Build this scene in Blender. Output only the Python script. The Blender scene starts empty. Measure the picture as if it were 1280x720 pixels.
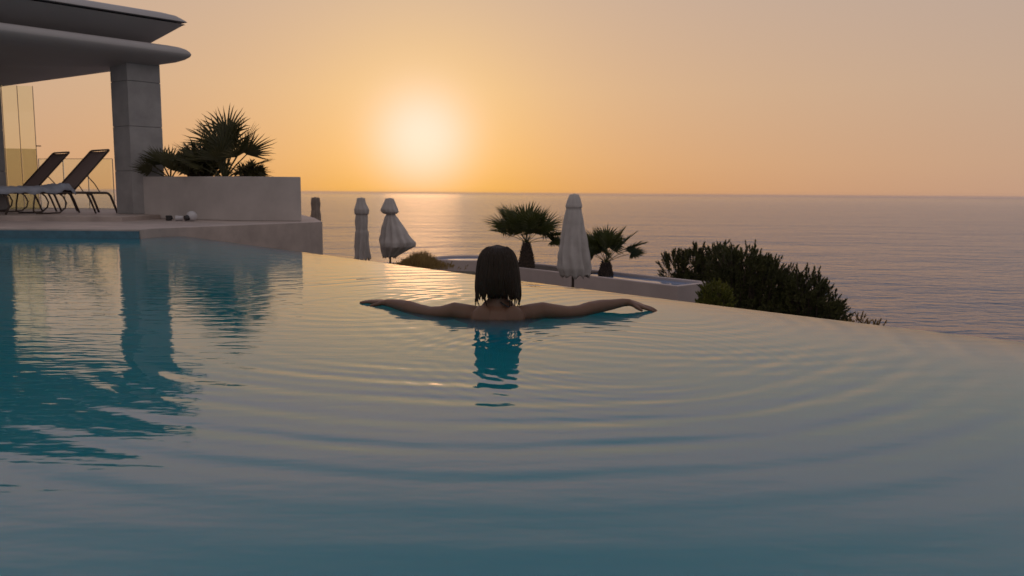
import bpy, math, random
from mathutils import Vector, Matrix, noise
R = math.radians
HAZE = 3e-5
random.seed(7)
scene = bpy.context.scene
col = scene.collection

# ------------------------------------------------------------------ camera maths (photo pixels 1280x720)
F, H = 1000.0, 0.62
PITCH, ROLL = math.atan(118.5/F), R(0.45)
fw = Vector((0, math.cos(PITCH), -math.sin(PITCH)))
up0 = Vector((0, math.sin(PITCH), math.cos(PITCH)))
rt0 = Vector((1, 0, 0))
rt = rt0*math.cos(ROLL)+up0*math.sin(ROLL)
up = up0*math.cos(ROLL)-rt0*math.sin(ROLL)
CAM = Vector((0, 0, H))
def ray(x, y): return fw+rt*((x-640)/F)+up*((360-y)/F)
def at(x, y, Y):
    d = ray(x, y); return CAM+d*(Y/d.y)
def onz(x, y, z):
    d = ray(x, y); return CAM+d*((z-H)/d.z)

# ------------------------------------------------------------------ object helpers
class MB:
    def __init__(s): s.v = []; s.f = []
    def add(s, vs, fs):
        o = len(s.v); s.v += [tuple(p) for p in vs]; s.f += [tuple(i+o for i in f) for f in fs]
    def box(s, c, d, rz=0, M=None):
        m = (Matrix.Translation(Vector(c)) @ Matrix.Rotation(rz, 4, 'Z')) if M is None else M
        vs = [m @ Vector((x*d[0]/2, y*d[1]/2, z*d[2]/2)) for z in (-1, 1) for x, y in ((-1,-1),(1,-1),(1,1),(-1,1))]
        s.add(vs, [(3,2,1,0),(4,5,6,7),(0,1,5,4),(1,2,6,5),(2,3,7,6),(3,0,4,7)])
    def tube(s, pts, rad, n=8, cap=True, flat=1.0):
        pts = [Vector(p) for p in pts]; rs = rad if isinstance(rad, (list, tuple)) else [rad]*len(pts)
        rings = []; prev = None
        for i, p in enumerate(pts):
            t = (pts[min(i+1, len(pts)-1)]-pts[max(i-1, 0)]).normalized()
            a = prev if prev is not None else (Vector((0,0,1)) if abs(t.z) < .9 else Vector((1,0,0)))
            a = (a-t*a.dot(t)).normalized(); prev = a; b = t.cross(a)
            rings.append([p+(a*math.cos(2*math.pi*k/n)*flat+b*math.sin(2*math.pi*k/n))*rs[i] for k in range(n)])
        vs = [q for r in rings for q in r]; fs = []
        for i in range(len(pts)-1):
            for k in range(n):
                fs.append((i*n+k, i*n+(k+1)%n, (i+1)*n+(k+1)%n, (i+1)*n+k))
        if cap: fs += [tuple(range(n-1, -1, -1)), tuple((len(pts)-1)*n+k for k in range(n))]
        s.add(vs, fs)
    def prism(s, poly, z0, z1):
        n = len(poly)
        s.add([(p[0], p[1], z0) for p in poly]+[(p[0], p[1], z1) for p in poly],
              [tuple(range(n-1, -1, -1)), tuple(range(n, 2*n))]+[(i, (i+1)%n, n+(i+1)%n, n+i) for i in range(n)])
    def build(s, name, mat, parent=None, smooth=False, bevel=0, seg=2):
        me = bpy.data.meshes.new(name); me.from_pydata(s.v, [], s.f); me.update()
        if mat: me.materials.append(mat)
        if smooth:
            for p in me.polygons: p.use_smooth = True
        o = bpy.data.objects.new(name, me); col.objects.link(o)
        if parent: o.parent = parent; o.matrix_parent_inverse = Matrix.Identity(4)
        if bevel:
            b = o.modifiers.new('bevel', 'BEVEL'); b.width = bevel; b.segments = seg; b.limit_method = 'ANGLE'; b.angle_limit = R(35)
            for p in me.polygons: p.use_smooth = True
            b.harden_normals = True
        return o
def tag(o, label=None, cat=None, group=None, kind=None):
    if label: o['label'] = label
    if cat: o['category'] = cat
    if group: o['group'] = group
    if kind: o['kind'] = kind
    return o
def empty(name, loc, rz, label, cat, group=None):
    o = bpy.data.objects.new(name, None); col.objects.link(o)
    o.location = loc; o.rotation_euler = (0, 0, rz); o.empty_display_size = .2
    return tag(o, label, cat, group)

# ------------------------------------------------------------------ materials
def newmat(name):
    m = bpy.data.materials.new(name); m.use_nodes = True
    nt = m.node_tree; return m, nt, nt.nodes, nt.links, nt.nodes['Principled BSDF']
def mat(name, c, rough=.8, var=.12, scale=3.0, bump=.0, bscale=40, metal=0, spec=.5, c2=None, stretch=(1,1,1), trans=0):
    m, nt, N, L, b = newmat(name)
    tc = N.new('ShaderNodeTexCoord'); mp = N.new('ShaderNodeMapping'); mp.inputs['Scale'].default_value = stretch
    L.new(tc.outputs['Object'], mp.inputs['Vector'])
    nz = N.new('ShaderNodeTexNoise'); nz.inputs['Scale'].default_value = scale; nz.inputs['Detail'].default_value = 6
    nz.inputs['Roughness'].default_value = .6
    L.new(mp.outputs[0], nz.inputs['Vector'])
    rp = N.new('ShaderNodeValToRGB')
    a = c2 if c2 else tuple(x*(1-var) for x in c); d = c if c2 else tuple(min(1, x*(1+var)) for x in c)
    rp.color_ramp.elements[0].position = .32; rp.color_ramp.elements[0].color = (*a, 1)
    rp.color_ramp.elements[1].position = .68; rp.color_ramp.elements[1].color = (*d, 1)
    L.new(nz.outputs['Fac'], rp.inputs[0]); L.new(rp.outputs[0], b.inputs['Base Color'])
    b.inputs['Roughness'].default_value = rough; b.inputs['Metallic'].default_value = metal
    b.inputs['Specular IOR Level'].default_value = spec
    if bump:
        n2 = N.new('ShaderNodeTexNoise'); n2.inputs['Scale'].default_value = bscale; n2.inputs['Detail'].default_value = 5
        L.new(mp.outputs[0], n2.inputs['Vector'])
        bp = N.new('ShaderNodeBump'); bp.inputs['Strength'].default_value = 1; bp.inputs['Distance'].default_value = bump
        L.new(n2.outputs['Fac'], bp.inputs['Height']); L.new(bp.outputs[0], b.inputs['Normal'])
    if trans:
        out = N['Material Output']; tr = N.new('ShaderNodeBsdfTranslucent'); L.new(rp.outputs[0], tr.inputs['Color'])
        mx = N.new('ShaderNodeMixShader'); mx.inputs[0].default_value = trans
        L.new(b.outputs[0], mx.inputs[1]); L.new(tr.outputs[0], mx.inputs[2]); L.new(mx.outputs[0], out.inputs['Surface'])
    return m
M = dict(
    plaster=mat('plaster', (.50,.445,.42), .85, .13, 1.3, .0015, 60),
    concrete=mat('concrete', (.38,.36,.355), .75, .18, 2.2, .001, 45),
    roofpaint=mat('roof_paint', (.40,.375,.37), .55, .06, .8, .0006, 30, spec=.4),
    groove=mat('groove_rubber', (.03,.03,.035), .8),
    stone=mat('deck_stone', (.45,.37,.335), .62, .18, 2.5, .001, 70),
    tile=mat('blue_tile', (.06,.16,.22), .3, .2, 9),
    whitewall=mat('white_wall', (.52,.43,.41), .85, .08, 1.2, .002, 30),
    canvas=mat('canvas', (.62,.57,.55), .95, .10, 5, .002, 90, trans=.22),
    canvas_tan=mat('tan_canvas', (.34,.27,.23), .95, .2, 9, .003, 60, trans=.15),
    metal=mat('dark_metal', (.085,.062,.052), .45, .1, 8, metal=.3),
    sling=mat('sling_fabric', (.28,.20,.18), .85, .1, 60, .0006, 260, trans=.12),
    trim=mat('pale_trim', (.40,.34,.26), .5),
    towel=mat('towel', (.34,.36,.42), .98, .15, 12, .004, 120),
    leaf=mat('palm_leaf', (.10,.105,.025), .5, .3, 2.2, c2=(.05,.065,.018), trans=.25),
    leaf2=mat('planter_leaf', (.115,.10,.035), .5, .3, 3, c2=(.045,.048,.018), trans=.22),
    needle=mat('needle', (.125,.125,.036), .65, .3, 2.6, c2=(.045,.052,.020), trans=.18),
    lime=mat('lime_leaf', (.26,.25,.04), .6, .3, 5, c2=(.12,.14,.03), trans=.3),
    dry=mat('dry_grass', (.45,.30,.11), .8, .3, 4, c2=(.24,.17,.07), trans=.35),
    bark=mat('palm_bark', (.09,.06,.045), .95, .4, 16, .02, 24, c2=(.04,.03,.024)),
    wood=mat('branch', (.09,.065,.05), .9, .3, 9),
    soil=mat('soil', (.06,.045,.035), .95, .3, 14, .01, 30),
    earth=mat('earth', (.13,.10,.07), .95, .3, .3, .05, 2, c2=(.06,.055,.035)),
    lampwhite=mat('lamp_white', (.55,.53,.55), .4, .05, 9),
    lens=mat('dark_lens', (.02,.018,.02), .2),
    hair=mat('wet_hair', (.024,.013,.006), .55, .4, 22, .002, 60, stretch=(9,9,1), spec=.3),
    skin=mat('skin', (.165,.085,.052), .50, .10, 6, .0006, 90, spec=.45),
    cloth=mat('bikini_cloth', (.012,.012,.016), .7),
)
b = M['skin'].node_tree.nodes['Principled BSDF']
b.inputs['Subsurface Weight'].default_value = .08; b.inputs['Subsurface Radius'].default_value = (.012,.005,.003)

def glassmat():
    m, nt, N, L, b = newmat('tinted_glass'); N.remove(b); out = N['Material Output']
    fr = N.new('ShaderNodeFresnel'); fr.inputs['IOR'].default_value = 1.35
    t = N.new('ShaderNodeBsdfTransparent'); t.inputs['Color'].default_value = (.95,.97,.91,1)
    g = N.new('ShaderNodeBsdfGlossy'); g.inputs['Roughness'].default_value = .02; g.inputs['Color'].default_value = (1,1,1,1)
    mx = N.new('ShaderNodeMixShader'); L.new(fr.outputs[0], mx.inputs[0]); L.new(t.outputs[0], mx.inputs[1]); L.new(g.outputs[0], mx.inputs[2])
    L.new(mx.outputs[0], out.inputs['Surface']); return m
def frostmat():
    m, nt, N, L, b = newmat('frosted_glass'); N.remove(b); out = N['Material Output']
    t = N.new('ShaderNodeBsdfTransparent'); t.inputs['Color'].default_value = (.92,.90,.74,1)
    d = N.new('ShaderNodeBsdfTranslucent'); d.inputs['Color'].default_value = (.55,.48,.32,1)
    mx = N.new('ShaderNodeMixShader'); mx.inputs[0].default_value = .28
    L.new(t.outputs[0], mx.inputs[1]); L.new(d.outputs[0], mx.inputs[2]); L.new(mx.outputs[0], out.inputs['Surface']); return m
M['glass'] = glassmat(); M['frost'] = frostmat()

# math-node helper for procedural heights
class NM:
    def __init__(s, nt): s.N = nt.nodes; s.L = nt.links
    def m(s, op, a, b=None, c=None, clamp=False):
        n = s.N.new('ShaderNodeMath'); n.operation = op; n.use_clamp = clamp
        for i, v in enumerate((a, b, c)):
            if v is None: continue
            if isinstance(v, (int, float)): n.inputs[i].default_value = v
            else: s.L.new(v, n.inputs[i])
        return n.outputs[0]
    def noise(s, vec, scale, detail=2, rough=.5, stretch=None, rot=0):
        if stretch or rot:
            mp = s.N.new('ShaderNodeMapping'); mp.inputs['Scale'].default_value = stretch or (1,1,1); mp.inputs['Rotation'].default_value = (0,0,rot)
            s.L.new(vec, mp.inputs['Vector']); vec = mp.outputs[0]
        n = s.N.new('ShaderNodeTexNoise'); n.inputs['Scale'].default_value = scale; n.inputs['Detail'].default_value = detail
        n.inputs['Roughness'].default_value = rough; s.L.new(vec, n.inputs['Vector']); return n.outputs['Fac']

def watermat():
    m, nt, N, L, b = newmat('pool_water_surface'); N.remove(b); out = N['Material Output']; q = NM(nt)
    geo = N.new('ShaderNodeNewGeometry'); pos = geo.outputs['Position']
    # gently warped position so that rings are not perfect circles
    wn = N.new('ShaderNodeTexNoise'); wn.inputs['Scale'].default_value = .9; wn.inputs['Detail'].default_value = 1; L.new(pos, wn.inputs['Vector'])
    vm = N.new('ShaderNodeVectorMath'); vm.operation = 'MULTIPLY_ADD'; L.new(wn.outputs['Color'], vm.inputs[0])
    vm.inputs[1].default_value = (.16,.16,0); L.new(pos, vm.inputs[2]); wp = vm.outputs[0]
    def rings(cx, cy, lam, amp, r0, r1, phase=0.0, chirp=0.0):
        d = N.new('ShaderNodeVectorMath'); d.operation = 'DISTANCE'; L.new(wp, d.inputs[0]); d.inputs[1].default_value = (cx+.08, cy+.08, 0)
        r = d.outputs['Value']
        k = q.m('MULTIPLY', r, 2*math.pi/lam)
        if chirp: k = q.m('ADD', k, q.m('MULTIPLY', q.m('MULTIPLY', r, r), -chirp))
        s = q.m('SINE', q.m('ADD', k, phase))
        mr = N.new('ShaderNodeMapRange'); mr.interpolation_type = 'SMOOTHSTEP'; L.new(r, mr.inputs['Value'])
        mr.inputs['From Min'].default_value = r0; mr.inputs['From Max'].default_value = r0+.35*(r1-r0)
        mr2 = N.new('ShaderNodeMapRange'); mr2.interpolation_type = 'SMOOTHSTEP'; L.new(r, mr2.inputs['Value'])
        mr2.inputs['From Min'].default_value = r1; mr2.inputs['From Max'].default_value = r0+.4*(r1-r0)
        e = q.m('MULTIPLY', mr.outputs[0], mr2.outputs[0])
        patch = q.noise(pos, 1.3, 2, stretch=(.8+lam, 1.1, 1)); patch = q.m('MULTIPLY', q.m('SUBTRACT', patch, .30, clamp=True), 3.0)
        return q.m('MULTIPLY', q.m('MULTIPLY', s, amp), q.m('MULTIPLY', e, patch))
    hs = [rings(-.06, 3.95, .20, .0014, .9, 3.4, 0, .8),
          rings(-.06, 3.95, .105, .00075, .9, 2.8, 1.2),
          rings(.74, 4.2, .13, .00075, .0, 2.3, 0.4, .8),
          rings(-.80, 4.4, .14, .00050, .0, 1.8, 2.0, .8),
          rings(.35, 3.0, .065, .00034, .05, 1.2, .3),
          rings(-.3, 4.5, .09, .00045, .0, .9, .8)]
    def nz(sc, amp, st=None, det=2, rot=0): return q.m('MULTIPLY', q.m('SUBTRACT', q.noise(pos, sc, det, .5, st, rot), .5), amp)
    hs += [nz(1.0, .0045, None, 1), nz(7, .0012, (.45,1.3,1), 3, .12), nz(22, .00042, (.45,1.2,1), 2, -.08)]
    # livelier water towards the deck on the left
    sx = N.new('ShaderNodeSeparateXYZ'); L.new(pos, sx.inputs[0])
    mk = N.new('ShaderNodeMapRange'); mk.interpolation_type = 'SMOOTHSTEP'; L.new(sx.outputs['X'], mk.inputs['Value'])
    mk.inputs['From Min'].default_value = .2; mk.inputs['From Max'].default_value = -2.2
    hs.append(q.m('MULTIPLY', q.m('ADD', nz(9, .0030, (.4,1.4,1), 2, .1), nz(26, .0006, (.4,1.3,1), 1, -.05)), mk.outputs[0]))
    fade = N.new('ShaderNodeMapRange'); fade.interpolation_type = 'SMOOTHSTEP'; L.new(sx.outputs['X'], fade.inputs['Value'])
    fade.inputs['From Min'].default_value = -2.0; fade.inputs['From Max'].default_value = -.7; fade.inputs['To Min'].default_value = .12
    rs_ = hs[0]
    for x in hs[1:6]: rs_ = q.m('ADD', rs_, x)
    hs = [q.m('MULTIPLY', rs_, fade.outputs[0])]+hs[6:]
    h = hs[0]
    for x in hs[1:]: h = q.m('ADD', h, x)
    bp = N.new('ShaderNodeBump'); bp.inputs['Strength'].default_value = 1; bp.inputs['Distance'].default_value = 1.0
    L.new(h, bp.inputs['Height'])
    fr = N.new('ShaderNodeFresnel'); fr.inputs['IOR'].default_value = WIOR; L.new(bp.outputs[0], fr.inputs['Normal'])
    t = N.new('ShaderNodeBsdfTransparent'); t.inputs['Color'].default_value = (.85,.97,1,1)
    g = N.new('ShaderNodeBsdfGlossy'); g.inputs['Roughness'].default_value = .03; g.inputs['Color'].default_value = (1,1,1,1); L.new(bp.outputs[0], g.inputs['Normal'])
    mx = N.new('ShaderNodeMixShader'); L.new(fr.outputs[0], mx.inputs[0]); L.new(t.outputs[0], mx.inputs[1]); L.new(g.outputs[0], mx.inputs[2])
    L.new(mx.outputs[0], out.inputs['Surface']); return m
WIOR = 1.50
WDEN = 6.0
M['water'] = watermat()

def seamat():
    m, nt, N, L, b = newmat('sea_surface'); q = NM(nt)
    geo = N.new('ShaderNodeNewGeometry'); pos = geo.outputs['Position']
    def nz(sc, amp, det, st, rot): return q.m('MULTIPLY', q.noise(pos, sc, det, .55, st, rot), amp)
    h = q.m('ADD', nz(.03, 7.5, 4, (.5,1,1), .2), nz(.18, 2.6, 4, (.55,1,1), -.12))
    h = q.m('ADD', h, nz(.008, 14.0, 3, (.35,1,1), .1))
    bp = N.new('ShaderNodeBump'); bp.inputs['Strength'].default_value = 1; bp.inputs['Distance'].default_value = 1
    ln = N.new('ShaderNodeVectorMath'); ln.operation = 'LENGTH'; L.new(pos, ln.inputs[0])
    fd = N.new('ShaderNodeMapRange'); L.new(ln.outputs['Value'], fd.inputs['Value']); fd.inputs['From Min'].default_value = 1500; fd.inputs['From Max'].default_value = 9000; fd.inputs['To Min'].default_value = 1; fd.inputs['To Max'].default_value = .15
    h = q.m('MULTIPLY', h, fd.outputs[0])
    L.new(h, bp.inputs['Height']); L.new(bp.outputs[0], b.inputs['Normal'])
    b.inputs['Base Color'].default_value = (.05,.115,.20,1); b.inputs['Roughness'].default_value = .12; b.inputs['IOR'].default_value = 1.35
    return m
M['sea'] = seamat()

# ------------------------------------------------------------------ world: evening sky
SUN = ray(528, 176).normalized()
s_el = math.asin(SUN.z); s_az = math.atan2(SUN.x, SUN.y)
w = bpy.data.worlds.new("World"); scene.world = w; w.use_nodes = True
nt = w.node_tree; N = nt.nodes; L = nt.links; q = NM(nt); bg = N['Background']
tc = N.new('ShaderNodeTexCoord'); nrm = N.new('ShaderNodeVectorMath'); nrm.operation = 'NORMALIZE'; L.new(tc.outputs['Generated'], nrm.inputs[0]); D = nrm.outputs[0]
sx = N.new('ShaderNodeSeparateXYZ'); L.new(D, sx.inputs[0])
el = q.m('MULTIPLY', q.m('ARCSINE', sx.outputs['Z']), 180/math.pi)
def srgb(r, g, b):
    f = lambda c: (c/255/12.92) if c/255 <= .04045 else ((c/255+.055)/1.055)**2.4
    return (f(r), f(g), f(b), 1)
mr = N.new('ShaderNodeMapRange'); L.new(el, mr.inputs['Value']); mr.inputs['From Min'].default_value = 0; mr.inputs['From Max'].default_value = 60
rp = N.new('ShaderNodeValToRGB'); L.new(mr.outputs[0], rp.inputs[0]); cr = rp.color_ramp
stops = [(0, (204,154,118)), (2/60, (208,162,124)), (7/60, (206,170,138)), (13/60, (196,169,149)), (18/60, (208,172,174)), (25/60, (160,156,172)), (34/60, (142,150,176)), (1, (164,172,200))]
cr.elements[0].color = srgb(*stops[0][1]); cr.elements[1].color = srgb(*stops[-1][1])
for p, c in stops[1:-1]: e = cr.elements.new(p); e.color = srgb(*c)
# angle to the sun and azimuth falloff
dt = N.new('ShaderNodeVectorMath'); dt.operation = 'DOT_PRODUCT'; L.new(D, dt.inputs[0]); dt.inputs[1].default_value = SUN
ang = q.m('MULTIPLY', q.m('ARCCOSINE', q.m('MINIMUM', dt.outputs['Value'], .999999)), 180/math.pi)
az = N.new('ShaderNodeMapRange'); az.interpolation_type = 'SMOOTHSTEP'; L.new(ang, az.inputs['Value'])
az.inputs['From Min'].default_value = 4; az.inputs['From Max'].default_value = 100; az.inputs['To Min'].default_value = 1.0; az.inputs['To Max'].default_value = 0.0
back = N.new('ShaderNodeMix'); back.data_type = 'RGBA'; L.new(az.outputs[0], back.inputs[0])
back.inputs[6].default_value = srgb(162,155,155); L.new(rp.outputs[0], back.inputs[7])
def glow(sig, colr, powr, base_in, squash=1.0):
    a = ang
    g = q.m('POWER', 2.718281828, q.m('MULTIPLY', q.m('POWER', q.m('DIVIDE', a, sig), powr), -1))
    sc = N.new('ShaderNodeVectorMath'); sc.operation = 'SCALE'; sc.inputs[0].default_value = colr; L.new(g, sc.inputs['Scale'])
    ad = N.new('ShaderNodeVectorMath'); ad.operation = 'ADD'; L.new(base_in, ad.inputs[0]); L.new(sc.outputs[0], ad.inputs[1]); return ad.outputs[0]
c = glow(16, (.13,.055,-.01), 1.2, back.outputs[2])
c = glow(7.5, (.18,.15,.02), 1.5, c)
c = glow(3.4, (.12,.19,.40), 2.3, c)
# orange band lying along the horizon under the sun
hb = q.m('MULTIPLY', q.m('POWER', 2.718281828, q.m('MULTIPLY', q.m('ABSOLUTE', el), -.38)), q.m('POWER', 2.718281828, q.m('MULTIPLY', ang, -1/14)))
sc = N.new('ShaderNodeVectorMath'); sc.operation = 'SCALE'; sc.inputs[0].default_value = (.22,.04,-.14); L.new(hb, sc.inputs['Scale'])
ad = N.new('ShaderNodeVectorMath'); ad.operation = 'ADD'; L.new(c, ad.inputs[0]); L.new(sc.outputs[0], ad.inputs[1]); c = ad.outputs[0]
sky = N.new('ShaderNodeTexSky'); sky.sky_type = 'NISHITA'; sky.sun_disc = False; sky.sun_elevation = s_el; sky.sun_rotation = s_az
sky.dust_density = 4; sky.altitude = 40
mxs = N.new('ShaderNodeVectorMath'); mxs.operation = 'MULTIPLY_ADD'; L.new(sky.outputs[0], mxs.inputs[0]); mxs.inputs[1].default_value = (.003,.003,.003); L.new(c, mxs.inputs[2])
L.new(mxs.outputs[0], bg.inputs['Color']); bg.inputs['Strength'].default_value = 1.0

sl = bpy.data.lights.new('sun', 'SUN'); sl.energy = .010; sl.angle = R(5.5); sl.color = (1.0,.47,.13)
so = bpy.data.objects.new('sun', sl); col.objects.link(so); so.rotation_euler = SUN.to_track_quat('Z', 'Y').to_euler()

# ------------------------------------------------------------------ camera
cd = bpy.data.cameras.new('camera'); co = bpy.data.objects.new('camera', cd); col.objects.link(co)
cd.sensor_width = 36; cd.lens = F/1280*36; cd.clip_start = .05; cd.clip_end = 90000
co.matrix_world = Matrix(((rt.x, up.x, -fw.x, 0), (rt.y, up.y, -fw.y, 0), (rt.z, up.z, -fw.z, H), (0, 0, 0, 1)))
cd.dof.use_dof = True; cd.dof.focus_distance = 4.3; cd.dof.aperture_fstop = 5.0
scene.camera = co

# ------------------------------------------------------------------ setting: sea, hillside, pool
SEA = -42.0
m = MB(); n = 48
for r0, r1 in ((60, 400), (400, 3000), (3000, 40000)):
    for k in range(n):
        a, b_ = 2*math.pi*k/n, 2*math.pi*(k+1)/n
        m.add([(r0*math.cos(a), r0*math.sin(a), SEA), (r1*math.cos(a), r1*math.sin(a), SEA), (r1*math.cos(b_), r1*math.sin(b_), SEA), (r0*math.cos(b_), r0*math.sin(b_), SEA)], [(0,1,2,3)])
m.add([(60*math.cos(2*math.pi*k/n), 60*math.sin(2*math.pi*k/n), SEA) for k in range(n)], [tuple(range(n))])
tag(m.build('sea', M['sea']), kind='structure')

def edge_px(x): return 315+.134*(x-377)-9.8e-6*(x-377)**2
EDGE = [onz(x, edge_px(x), 0) for x in (180, 205, 225, 250, 300, 340, 377, 420, 460, 520, 595, 660, 720, 790, 850, 917, 980, 1050, 1120, 1200, 1280, 1400, 1600, 1900)]
EDGE = [Vector((p.x, p.y, 0)) for p in EDGE]
DECK = .20; LOW = .12
P187 = onz(187, 285.5, LOW); P403 = onz(403, 277, LOW)     # front edge of the raised terrace beside the pool
LY = 10.35                                                   # pool's far-left edge
def prof(y):                                                  # hillside height going out to sea
    pts = [(-60,-2.6),(9,-2.6),(26,-2.6),(29,-4.6),(45,-17),(75,-40),(95,-50)]
    for (a, za), (b, zb) in zip(pts, pts[1:]):
        if y <= b: return za+(zb-za)*(y-a)/(b-a)
    return -50
m = MB(); gx = [-90+3*i for i in range(61)]; gy = [-60+3*i for i in range(53)]; vs = []
for y in gy:
    for x in gx:
        yy = y+max(0, x-2)*1.25+max(0, x-5)*.8
        z = prof(yy)
        if yy > 27: z += noise.noise(Vector((x*.15, y*.15, 0)))*1.2
        vs.append((x, y, z))
fs = [(j*61+i, j*61+i+1, (j+1)*61+i+1, (j+1)*61+i) for j in range(52) for i in range(60)]
m.add(vs, fs); tag(m.build('hillside', M['earth'], smooth=True), kind='structure')

# water sheet
poly = [Vector((-14, LY, 0)), Vector((P187.x, LY, 0)), Vector((P187.x, P187.y, 0))]
t0 = .62
X = P187.lerp(P403, t0)
# intersection of terrace front and infinity edge
best = None
for a, b_ in zip(EDGE, EDGE[1:]):
    d1 = Vector((P403.x-P187.x, P403.y-P187.y)); d2 = Vector((b_.x-a.x, b_.y-a.y)); den = d1.x*d2.y-d1.y*d2.x
    t = ((a.x-P187.x)*d2.y-(a.y-P187.y)*d2.x)/den; s_ = ((a.x-P187.x)*d1.y-(a.y-P187.y)*d1.x)/den
    if 0 <= s_ <= 1 and 0 <= t <= 1: best = (Vector((P187.x+d1.x*t, P187.y+d1.y*t, 0)), b_)
I0, nxt = best
edge = [I0]+EDGE[EDGE.index(nxt):]
last = edge[-1]
poly += edge+[Vector((last.x+.5, -3.5, 0)), Vector((-14, -3.5, 0))]
m = MB(); kk = len(poly); cc = Vector((-3, 2, 0))
low_ = [p+(cc-p).normalized()*.004 for p in poly]
m.add([tuple(p) for p in poly]+[(p.x, p.y, -1.34) for p in low_], [tuple(range(kk-1, -1, -1)), tuple(range(kk, 2*kk))]+[(i, (i+1) % kk, kk+(i+1) % kk, kk+i) for i in range(kk)])
w_ = m.build('pool_water', M['water']); tag(w_, kind='structure')
body_m = bpy.data.materials.new('pool_water_body'); body_m.use_nodes = True; bn = body_m.node_tree; bn.nodes.clear()
def wvol(t_, out_):
    v_ = t_.nodes.new('ShaderNodeVolumePrincipled'); v_.inputs['Color'].default_value = (.04,.575,.92,1); v_.inputs['Density'].default_value = WDEN
    v_.inputs['Absorption Color'].default_value = (.3,.8,.85,1); v_.inputs['Anisotropy'].default_value = .0
    t_.links.new(v_.outputs[0], out_.inputs['Volume'])
wvol(bn, bn.nodes.new('ShaderNodeOutputMaterial')); wvol(M['water'].node_tree, M['water'].node_tree.nodes['Material Output'])
w_.data.materials.append(body_m)
for p_ in w_.data.polygons: p_.material_index = 0 if p_.normal.z > .5 else 1

# basin: floor plus walls
ptile, nt_, N_, L_, b_ = newmat('pool_plaster')
tcx = N_.new('ShaderNodeNewGeometry'); nzx = N_.new('ShaderNodeTexNoise'); nzx.inputs['Scale'].default_value = 1.2; L_.new(tcx.outputs['Position'], nzx.inputs['Vector'])
rpx = N_.new('ShaderNodeValToRGB'); rpx.color_ramp.elements[0].color = (.10,.40,.50,1); rpx.color_ramp.elements[1].color = (.14,.50,.60,1); L_.new(nzx.outputs['Fac'], rpx.inputs[0]); L_.new(rpx.outputs[0], b_.inputs['Base Color']); b_.inputs['Roughness'].default_value = .8
m = MB(); zf = -1.35; k = len(poly)
inner = poly
m.add([(p.x, p.y, zf) for p in inner], [tuple(range(k-1, -1, -1))])
for i in range(k):
    a, c_ = inner[i], inner[(i+1) % k]
    m.add([(a.x, a.y, zf), (c_.x, c_.y, zf), (c_.x, c_.y, -.006), (a.x, a.y, -.006)], [(0,1,2,3)])
tag(m.build('pool_basin', ptile), kind='structure')
# outer infinity wall, thin lip under the water sheet and the outer face
m = MB()
def off(pts, d):
    out = []
    for i, p in enumerate(pts):
        t = (pts[min(i+1, len(pts)-1)]-pts[max(i-1, 0)]).normalized(); out.append(Vector((p.x-t.y*-d*-1, p.y+t.x*d, 0)))
    return out
o1 = [Vector((p.x, p.y, 0)) for p in edge]
nrm_ = []
for i in range(len(edge)):
    t = (edge[min(i+1, len(edge)-1)]-edge[max(i-1, 0)]).normalized(); nrm_.append(Vector((-t.y, t.x, 0)))
for i in range(len(edge)-1):
    a, c_ = edge[i]+nrm_[i]*.004, edge[i+1]+nrm_[i+1]*.004
    a2, c2 = edge[i]+nrm_[i]*.10, edge[i+1]+nrm_[i+1]*.10
    m.add([(a.x,a.y,-.012),(c_.x,c_.y,-.012),(c2.x,c2.y,-.06),(a2.x,a2.y,-.06),(a2.x,a2.y,-3),(c2.x,c2.y,-3),(a.x,a.y,-3),(c_.x,c_.y,-3)], [(0,1,2,3),(3,2,5,4),(0,6,7,1)])
tag(m.build('infinity_wall', M['tile'], smooth=False), kind='structure')

# terrace (deck)
back_r = onz(403, 262, DECK)
m = MB()
deck = [(-22, LY, 0), (P187.x, LY, 0), (P187.x, P187.y, 0), (P403.x, P403.y, 0), (P403.x-.65, 15.6, 0), (-6, 21, 0), (-28, 24, 0)]
m.prism(deck[:], -3, LOW)
d_ = m.build('deck', M['stone'], bevel=.012); tag(d_, kind='structure')
m = MB(); m.prism([(-27, 12.85), (-6.25, 12.85), (-6.25, 18.5), (-27, 20)], LOW-.05, DECK)
d_ = m.build('deck_step', M['stone'], bevel=.012); tag(d_, kind='structure')
m = MB(); m.box(((-22+P187.x)/2-.01, LY-.012, .040), (22+P187.x-.02, .02, .11)); tag(m.build('waterline_tiles', M['tile']), kind='structure')
m = MB(); m.prism([(-16,-9),(9,-9),(9,-3.5),(-16,-3.5)], -3, .12); tag(m.build('rear_deck', M['stone']), kind='structure')

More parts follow.
